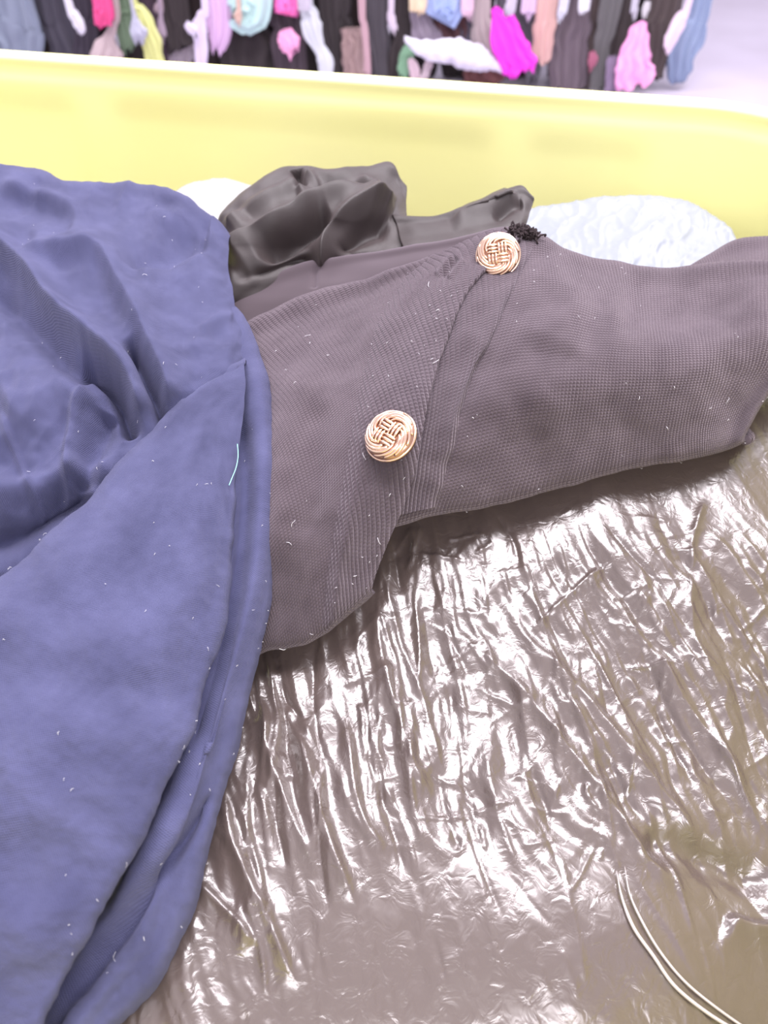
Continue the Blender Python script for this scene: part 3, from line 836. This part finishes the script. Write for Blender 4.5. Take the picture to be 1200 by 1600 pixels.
for a in fl:
    p0, p1, p2, p3 = [np.array(p, float) for p in a]
    u_ = (p1 - p0) / np.linalg.norm(p1 - p0); v_ = (p3 - p2) / np.linalg.norm(p3 - p2)
    flap.append([(*(p0 + u_ * 22), .022), (*(p0 + u_ * 1), .010), (*(p0 + u_ * 5), .002), tuple((2 * p0 + p1) / 3), tuple(p1), tuple((p1 + p2) / 2), tuple(p2), tuple((p2 + 2 * p3) / 3), (*(p3 - v_ * 7), .001), (*p3, .008), (*(p3 - v_ * 20), .022)])
sheet('front_flap', flap, dv2, M['navy'], nav, 420, 260, v2disp, 0.0014)

# teal thread and lint
C = catmull([P2W(x, y, dv2(x, y) - 0.004) for x, y in [(371, 694), (372, 712), (369, 730), (362, 748), (358, 758)]], 24)
V, f = tube(C, 0.00018, 6)
tag(mesh_obj('loose_thread', V, f, M['teal']), 'short teal thread caught on the edge of the blue cloth', 'thread')
def lint(name, layers, n, label, rmin, rmax):
    parts = []
    for k in range(n):
        s = layers[FR.integers(len(layers))]
        px, py, P, N = SHEETS[s]
        i, j = FR.integers(int(P.shape[0] * .18), int(P.shape[0] * .86)), FR.integers(int(P.shape[1] * .14), int(P.shape[1] * .86))
        p, nn = P[i, j], N[i, j]
        L = FR.choice([0.0007, 0.0012, 0.003], p=[.6, .3, .1])
        dv = FR.normal(size=(2, 3)); dv -= (dv @ nn)[:, None] * nn; dv /= np.linalg.norm(dv, axis=1)[:, None]
        C = catmull([p + nn * .0003, p + nn * .0009 + dv[0] * L * .5, p + nn * .0006 + dv[0] * L + dv[1] * L * .4], 6)
        parts.append(tube(C, FR.uniform(rmin, rmax), 4))
    V, f = join(parts)
    return tag(mesh_obj(name, V, f, M['lint']), label, 'lint', kind='stuff')
lint('lint', ['right_front', 'left_front', 'button_band'], 110, 'tiny pale lint specks scattered on the black knit', .00006, .00012)
lint('lint', ['upper_layer', 'front_flap', 'under_layer'], 130, 'tiny pale lint fibres scattered on the blue cloth', .00004, .00008)

# ------------------------------------------------------------------ clothes on the rack in the background
RY = 3.82
def G2W(px, py, y):
    yc = (800 - np.asarray(py, float)) / F
    return P2W(px, py, y / (CP + yc * SP))
GM = {}
def cloth_mat(c):
    if c not in GM:
        GM[c] = woven('rack_cloth', tuple(x * 0.88 for x in c), c, pitch=0.004, depth=0.0004, mscale=9, sheen=0.1, sheen_col=c)
    return GM[c]
def garment(name, label, cat, path, col, y=0.0, up=True, folds=5, fat=0.35, group=None):
    """path: (px, py, half width in px) from the top of the frame down to the hem"""
    path = sorted(path, key=lambda p: p[1])
    y0 = RY + y
    Ps = [G2W(p[0], p[1], y0) for p in path]; Ws = [p[2] * 3.45 / F for p in path]
    if up:
        top = Ps[0]; lean = (Ps[0] - Ps[1]) * 0.0
        zs = [1.42, 1.40, 1.2, 0.8]
        ext = [np.array([top[0], y0 + .0, z]) for z in zs if z > top[2] + 0.1]
        we = [0.03, max(Ws[0] * 1.05, .05), max(Ws[0] * 1.15, .06), Ws[0] * 1.1][:len(ext)]
        Ps = ext + Ps; Ws = we + Ws
    Ps = np.array(Ps); Ws = np.array(Ws)
    n = 14 * len(Ps)
    C = catmull(Ps, n); Wd = np.maximum(catmull(Ws[:, None], n)[:, 0], 0.004)
    sd = abs(hash_(label)) % 97
    T = np.gradient(C, axis=0); T /= np.linalg.norm(T, axis=1)[:, None] + 1e-9
    S = np.cross(T, np.array([0, 1, 0])); S /= np.linalg.norm(S, axis=1)[:, None] + 1e-9
    m = 44
    an = np.linspace(0, 2 * math.pi, m, endpoint=False)
    tt = np.linspace(0, 1, n)[:, None]
    ca, sa = np.cos(an)[None], np.sin(an)[None]
    edge_n = np.where(ca > 0, noise(tt * n / 13 + 0 * ca, 0.5 + 0 * ca, sd), noise(tt * n / 13 + 0 * ca, 7.5 + 0 * ca, sd + 3))
    side = ca * (1 + .20 * edge_n + .12 * noise(an[None] + 0 * tt, tt * 8 + 0 * ca, sd))
    dep = fat * sa + 0.16 * np.sin(folds * ca * 2.2 + 2.5 * noise(tt * 4 + 0 * ca, ca * 1.3, sd + 1) + sd) * (1 - ca ** 2) ** 0.3
    V = C[:, None] + S[:, None] * (side * Wd[:, None])[..., None] + np.array([0, 1.0, 0]) * (dep * np.minimum(Wd, 0.09)[:, None])[..., None]
    hem = sstep(0.86, 1.0, tt)
    V[..., 2] += 0.035 * hem * noise(ca * 2.2 + 0 * tt, 3.3 + 0 * ca, sd + 5)
    V[..., 2] = np.maximum(V[..., 2], 0.006)
    f = quads(n, m, wrap=True).tolist(); f.append(list(range(m))); f.append([(n - 1) * m + k for k in range(m)][::-1])
    o = mesh_obj(name, V.reshape(-1, 3), f, cloth_mat(col))
    return tag(o, label, cat, group)
def hash_(s):
    h = 7
    for ch in s: h = (h * 31 + ord(ch)) % 1000003
    return h
GRP = 'clothes hanging behind the bin'
BLK = (.055, .045, .048); CHA = (.07, .06, .068); LIL = (.62, .52, .66); WHT = (.68, .66, .75); TAU = (.38, .28, .28)
items = [
 # name, label, category, path, colour, y offset, hangs from the rail
 ('grey_blue_shirt', 'grey blue crumpled top hanging at the far left', 'clothing', [(15, 0, 34), (22, 40, 42), (30, 75, 36), (32, 125, 32)], (.22, .25, .33), -.05, True),
 ('charcoal_coat', 'charcoal coat with long straight folds beside the grey blue top', 'clothing', [(85, 0, 30), (98, 40, 32), (112, 85, 30), (120, 125, 26)], (.065, .06, .08), .0, True),
 ('white_sleeve', 'narrow white sleeve slanting over the charcoal coat', 'clothing', [(106, 0, 6), (117, 25, 9), (124, 42, 8), (124, 50, 4)], WHT, -.12, True),
 ('dark_jacket', 'black jacket hanging just left of the red pink top', 'clothing', [(132, 0, 16), (134, 30, 16), (138, 70, 22), (140, 125, 20)], (.06, .05, .07), -.02, True),
 ('red_pink_top', 'rolled crimson pink top hanging at the left', 'clothing', [(160, 0, 14), (160, 20, 14), (160, 36, 13), (161, 45, 8)], (.72, .09, .27), -.14, True),
 ('beige_scarf', 'dusty beige scarf trailing below the crimson pink top', 'scarf', [(178, 0, 6), (176, 40, 7), (170, 60, 9), (168, 80, 22), (168, 110, 26)], (.5, .4, .42), -.10, True),
 ('green_print_blouse', 'green and grey patterned blouse beside the yellow scarf', 'blouse', [(192, 0, 15), (196, 25, 18), (200, 60, 15), (202, 80, 10)], (.17, .24, .16), -.06, True),
 ('lavender_pouch', 'small greyish lavender bundle on the patterned blouse', 'clothing', [(205, 0, 2), (212, 36, 7), (216, 52, 13), (218, 64, 5)], (.42, .42, .52), -.22, True),
 ('lime_scarf', 'pale lime scarf hanging in front of dark clothes', 'scarf', [(208, 0, 5), (218, 18, 9), (228, 40, 14), (236, 65, 15), (241, 90, 14), (243, 110, 12)], (.6, .62, .26), -.16, True),
 ('plum_shirt', 'dark plum shirt hanging above the pale lime scarf', 'shirt', [(232, 0, 14), (240, 30, 16), (250, 60, 12), (252, 110, 10)], (.09, .06, .085), .02, True),
 ('black_dress', 'black dress between the plum shirt and lilac tied strap', 'dress', [(270, 0, 24), (275, 40, 24), (280, 68, 22), (282, 74, 20)], BLK, -.02, True),
 ('pale_lilac_skirt', 'pale lilac skirt hem below the black dress', 'skirt', [(272, 50, 24), (277, 80, 27), (280, 120, 26)], (.5, .44, .5), .06, False),
 ('lilac_tied_strap', 'pale lilac knotted strap hanging in a long strip', 'clothing', [(320, 0, 5), (314, 25, 7), (311, 45, 11), (314, 70, 10), (316, 115, 10)], (.66, .58, .74), -.14, True),
 ('lilac_strap_knot', 'short pale lilac knot end sticking out left of the strap', 'clothing', [(290, 36, 4), (298, 44, 7), (306, 52, 5)], (.64, .58, .72), -.2, False),
 ('orchid_blouse', 'soft orchid pink blouse right of the knotted strap', 'blouse', [(340, 0, 18), (343, 40, 18), (342, 65, 15), (338, 78, 8)], (.62, .42, .64), -.12, True),
 ('mint_top', 'pale mint top hanging high above a black coat', 'clothing', [(388, 0, 34), (382, 12, 32), (376, 20, 24), (368, 26, 14)], (.5, .7, .68), -.12, True),
 ('black_coat', 'wide black coat spreading below the pale mint top', 'coat', [(400, 0, 26), (392, 30, 30), (388, 70, 46), (390, 120, 50)], BLK, .03, True),
 ('hot_pink_top', 'bright pink top hanging high beside the pale mint top', 'clothing', [(446, 0, 17), (448, 7, 15), (452, 12, 8)], (.95, .2, .55), -.1, True),
 ('mauve_black_top', 'faded black top between the two bright pink pieces', 'clothing', [(445, 0, 22), (448, 30, 24), (452, 55, 24), (455, 125, 26)], (.085, .065, .08), -.03, True),
 ('pink_pocket', 'rose pink rounded piece hanging over the faded black top', 'clothing', [(446, 46, 10), (450, 60, 14), (454, 72, 15), (458, 81, 8)], (.85, .38, .62), -.14, False),
 ('white_shawl', 'jagged white shawl hanging between two black garments', 'shawl', [(478, 0, 9), (484, 25, 12), (488, 45, 15), (498, 75, 9), (507, 92, 12), (511, 120, 10)], (.6, .62, .68), -.15, True),
 ('long_black_skirt', 'long black skirt right of the jagged white shawl', 'skirt', [(522, 0, 24), (526, 40, 24), (528, 80, 22), (532, 125, 22)], (.05, .042, .045), -.02, True),
 ('taupe_trousers', 'dusty pink brown trouser legs below the black skirt', 'trousers', [(552, 44, 16), (554, 75, 20), (556, 125, 19)], (.34, .24, .235), -.08, False),
 ('dusty_pink_ribbon', 'narrow dusty pink ribbon beside the brown trouser legs', 'ribbon', [(565, 0, 5), (569, 40, 5), (573, 75, 5), (574, 120, 5)], (.48, .32, .36), -.18, True),
 ('slate_jacket', 'dark slate jacket with folds right of the dusty ribbon', 'jacket', [(590, 0, 17), (590, 50, 17), (594, 90, 18), (596, 130, 18)], (.10, .09, .105), .0, True),
 ('lavender_strip', 'thin lavender strip curving down beside a black sleeve', 'ribbon', [(612, 0, 4), (610, 20, 5), (613, 36, 6), (618, 46, 3)], (.6, .52, .62), -.14, True),
 ('black_sleeve', 'black sleeve hanging left of the powder blue shirt', 'clothing', [(630, 0, 11), (630, 30, 12), (634, 55, 14), (628, 90, 20), (625, 130, 22)], BLK, -.02, True),
 ('green_cloth', 'small sage green piece poking out under the white shawl', 'clothing', [(640, 70, 6), (636, 85, 11), (632, 100, 11), (630, 118, 8)], (.24, .42, .28), -.1, False),
 ('mauve_vest', 'greyish mauve vest beside the powder blue shirt', 'clothing', [(656, 0, 13), (656, 30, 15), (664, 55, 18), (680, 72, 16)], (.33, .28, .35), -.06, True),
 ('cream_tag', 'small cream coloured piece at the top beside the blue shirt', 'clothing', [(652, 0, 12), (652, 8, 11), (650, 16, 5)], (.72, .58, .42), -.14, True),
 ('powder_blue_shirt', 'powder blue shirt hanging high over a brown skirt', 'shirt', [(696, 0, 26), (696, 12, 23), (696, 22, 13), (696, 27, 6)], (.36, .45, .72), -.12, True),
 ('brown_skirt', 'dark reddish brown skirt below the powder blue shirt', 'skirt', [(702, 0, 26), (702, 28, 27), (708, 55, 26), (712, 70, 20)], (.12, .06, .065), -.04, True),
 ('slate_skirt', 'slate grey skirt hanging at the right of the brown skirt', 'skirt', [(728, 0, 12), (728, 40, 12), (724, 62, 14), (722, 80, 10)], (.13, .12, .16), -.05, True),
 ('pale_pink_scarf', 'pale pink scarf end hanging right of the blue shirt', 'scarf', [(731, 0, 9), (733, 14, 7), (734, 26, 4)], (.7, .5, .62), -.14, True),
 ('white_boucle_shawl', 'fluffy white shawl draped sideways across the lower clothes', 'shawl', [(634, 60, 5), (642, 70, 10), (655, 76, 14)], WHT, -.3, False),
 ('beige_cardigan', 'pale beige cardigan hanging left of the magenta blouse', 'cardigan', [(752, 0, 12), (754, 40, 16), (762, 75, 16), (772, 100, 12)], (.5, .42, .43), -.08, True),
 ('magenta_blouse', 'vivid magenta blouse hanging diagonally above the bin rim', 'blouse', [(772, 12, 5), (785, 40, 18), (800, 75, 26), (812, 100, 24), (816, 114, 18)], (.85, .06, .68), -.2, False),
 ('lavender_blouse', 'pale lavender top hanging above the magenta blouse', 'clothing', [(828, 0, 10), (826, 16, 8), (824, 28, 4)], (.64, .5, .68), -.14, True),
 ('grey_blue_sleeve', 'grey blue sleeve behind the magenta blouse', 'clothing', [(806, 0, 26), (822, 40, 18), (830, 66, 10), (832, 125, 10)], (.17, .16, .19), -.01, True),
 ('blush_trousers', 'blush beige trouser leg right of the magenta blouse', 'trousers', [(856, 0, 16), (852, 40, 16), (847, 75, 15), (845, 98, 12)], (.62, .4, .37), -.14, True),
 ('white_cuff', 'narrow white cuff hanging at the top over grey clothes', 'clothing', [(882, 0, 7), (878, 16, 6), (874, 28, 4)], (.62, .62, .72), -.16, True),
 ('white_hanging_tip', 'white pointed tip hanging over the grey coat', 'clothing', [(914, 0, 8), (913, 10, 6), (912, 19, 3)], (.68, .68, .74), -.2, True),
 ('grey_coat', 'mottled grey coat with soft vertical folds', 'coat', [(898, 0, 28), (892, 50, 30), (888, 90, 28), (884, 140, 28)], (.17, .135, .16), -.05, True),
 ('brown_grey_tunic', 'brownish grey tunic right of the mottled grey coat', 'clothing', [(922, 0, 14), (918, 50, 14), (914, 90, 14), (910, 140, 16)], (.15, .115, .115), -.02, True),
 ('dark_green_grey_coat', 'dark grey green coat slanting left of the pink scarf', 'coat', [(955, 0, 16), (948, 40, 14), (940, 75, 12), (932, 140, 12)], (.14, .135, .14), -.1, True),
 ('charcoal_cape', 'charcoal cape hanging above the light pink scarf', 'coat', [(978, 0, 22), (970, 40, 22), (960, 80, 20), (950, 140, 22)], (.085, .07, .072), .0, True),
 ('purple_cloth', 'muted purple piece low beside the light pink scarf', 'clothing', [(958, 88, 8), (956, 110, 9), (955, 145, 9)], (.26, .2, .3), -.16, False),
 ('light_grey_strip', 'thin light grey strip at the top right of the cape', 'ribbon', [(993, 0, 5), (992, 14, 5), (991, 27, 3)], (.5, .48, .56), -.2, True),
 ('light_pink_scarf', 'light bubblegum pink scarf flaring towards its hem', 'scarf', [(1008, 34, 4), (998, 50, 14), (992, 80, 20), (990, 105, 26), (992, 132, 26)], (.85, .38, .68), -.2, False),
 ('pale_tag', 'small pale grey tag above the light pink scarf', 'clothing', [(1012, 2, 4), (1009, 14, 5), (1006, 26, 3)], (.55, .53, .56), -.22, False),
 ('dark_brown_coat', 'dark brown grey coat right of the light pink scarf', 'coat', [(1042, 0, 26), (1034, 40, 24), (1026, 80, 18), (1020, 122, 14)], (.095, .075, .075), -.06, True),
 ('pink_white_belt', 'pale pink slanting belt between brown coat and blue jeans', 'belt', [(1078, 0, 4), (1064, 30, 9), (1052, 55, 10), (1042, 78, 7)], (.72, .58, .7), -.2, True),
 ('blue_jeans', 'faded blue jeans hanging at the right end of the rack', 'jeans', [(1092, 0, 20), (1080, 40, 24), (1066, 80, 26), (1062, 112, 20), (1062, 128, 10)], (.26, .32, .47), -.05, True),

 ('mauve_strap', 'thin mauve strap at the top left of the black dress', 'strap', [(250, 0, 4), (246, 9, 4), (244, 18, 3)], (.42, .32, .38), -.1, True),
 ('plum_scrap', 'small dusty mauve scrap low beside the plum shirt', 'clothing', [(248, 0, 2), (251, 36, 5), (253, 52, 7), (254, 64, 4)], (.34, .27, .34), -.12, True),
 ('peach_scrap', 'tiny peach scrap between orchid blouse and wide black coat', 'clothing', [(372, 0, 3), (372, 24, 6), (370, 36, 4)], (.6, .42, .36), -.17, True),
 ('grey_lilac_scrap', 'grey lilac scrap at the top beside the bright pink top', 'clothing', [(474, 0, 9), (474, 6, 7), (472, 10, 4)], (.5, .46, .55), -.19, True),
 ('pale_sock', 'pale pink strip poking out low left under the sideways white shawl', 'sock', [(640, 92, 4), (646, 104, 7), (650, 125, 7)], (.6, .46, .52), -.14, False),
 ('pale_slanting_sock', 'pale slanting strip poking out low under the sideways white shawl', 'sock', [(674, 92, 5), (668, 104, 6), (662, 125, 6)], (.55, .45, .5), -.14, False),
 ('maroon_skirt', 'maroon skirt hem low under the right end of the white shawl', 'skirt', [(748, 92, 24), (752, 108, 28), (756, 132, 28)], (.16, .07, .07), -.1, False),
 ('raspberry_scrap', 'small raspberry scrap low between grey tunic and cape', 'clothing', [(926, 80, 4), (926, 94, 7), (924, 106, 4)], (.38, .13, .2), -.14, False),
 ('pale_grey_sleeve', 'pale grey lilac sleeve high between magenta blouse and blush trousers', 'clothing', [(800, 0, 7), (796, 10, 6), (790, 20, 3)], (.55, .5, .6), -.22, True),
]
for it in items:
    if it[0] == 'white_boucle_shawl': continue
    garment(it[0], it[1], it[2], it[3], it[4], it[5], it[6], group=GRP)
# dark garments of the rear row, seen in the gaps
rear = ['behind the grey blue top', 'behind the crimson pink top', 'behind the pale lime scarf', 'behind the knotted lilac strap', 'behind the pale mint top', 'behind the jagged white shawl',
        'behind the brown trouser legs', 'behind the sage green piece', 'behind the slate skirt', 'behind the magenta blouse', 'behind the mottled grey coat', 'behind the light pink scarf']
for k, wh in enumerate(rear):
    x = 40 + k * 87
    garment('black_rear_garment', 'black garment in the rear row ' + wh, 'clothing', [(x, 0, 38), (x + (550 - x) * .03, 60, 38), (x + (550 - x) * .06, 128, 38)], BLK if k % 3 else (.06, .045, .045), .16, True, group='rear row of dark clothes')
# shawl draped sideways: a flattened sagging roll
pts = [(632, 60, 4), (648, 72, 9), (672, 79, 13), (700, 80, 17), (728, 86, 19), (752, 92, 16), (772, 100, 9), (788, 110, 5)]
C = np.array([G2W(a, b, RY - .19) for a, b, c in pts]); Wr = np.array([c * 3.3 / F for a, b, c in pts])
n = 70; C = catmull(C, n); Wr = np.maximum(catmull(Wr[:, None], n)[:, 0], .003)
an = np.linspace(0, 2 * math.pi, 26, endpoint=False)
rip = 1 + .30 * noise(np.linspace(0, 16, n)[:, None] + 0 * an[None], np.cos(an)[None] * 2 + 0 * np.zeros((n, 1)), 44)
V = C[:, None] + (Wr[:, None] * rip)[..., None] * (np.array([0, 0, 1.0]) * np.sin(an)[None, :, None] + np.array([0, .6, 0]) * np.cos(an)[None, :, None])
f = quads(n, 26, wrap=True).tolist(); f.append(list(range(26))); f.append([(n - 1) * 26 + k for k in range(26)][::-1])
tag(mesh_obj('white_shawl', V.reshape(-1, 3), f, cloth_mat(WHT)), 'fluffy white shawl draped sideways across the lower clothes', 'shawl', GRP)
# rack carrying them
rk = tag(empty('clothes_rack', (-.2, RY, 0)), 'long metal clothes rack carrying the hanging garments', 'clothes rack')
V, f = tube([(-2.1, RY, 1.42), (2.6, RY, 1.42)], 0.014, 12); put(mesh_obj('rail', V, f, M['steel']), rk)
for x in (-2.1, 2.6):
    V, f = tube([(x, RY, 0.02), (x, RY, 1.42)], 0.014, 12); put(mesh_obj('post', V, f, M['steel']), rk)
    V, f = tube([(x, RY - .01, 0.016), (x, RY + .35, 0.016)], 0.014, 10); put(mesh_obj('foot', V, f, M['steel']), rk)
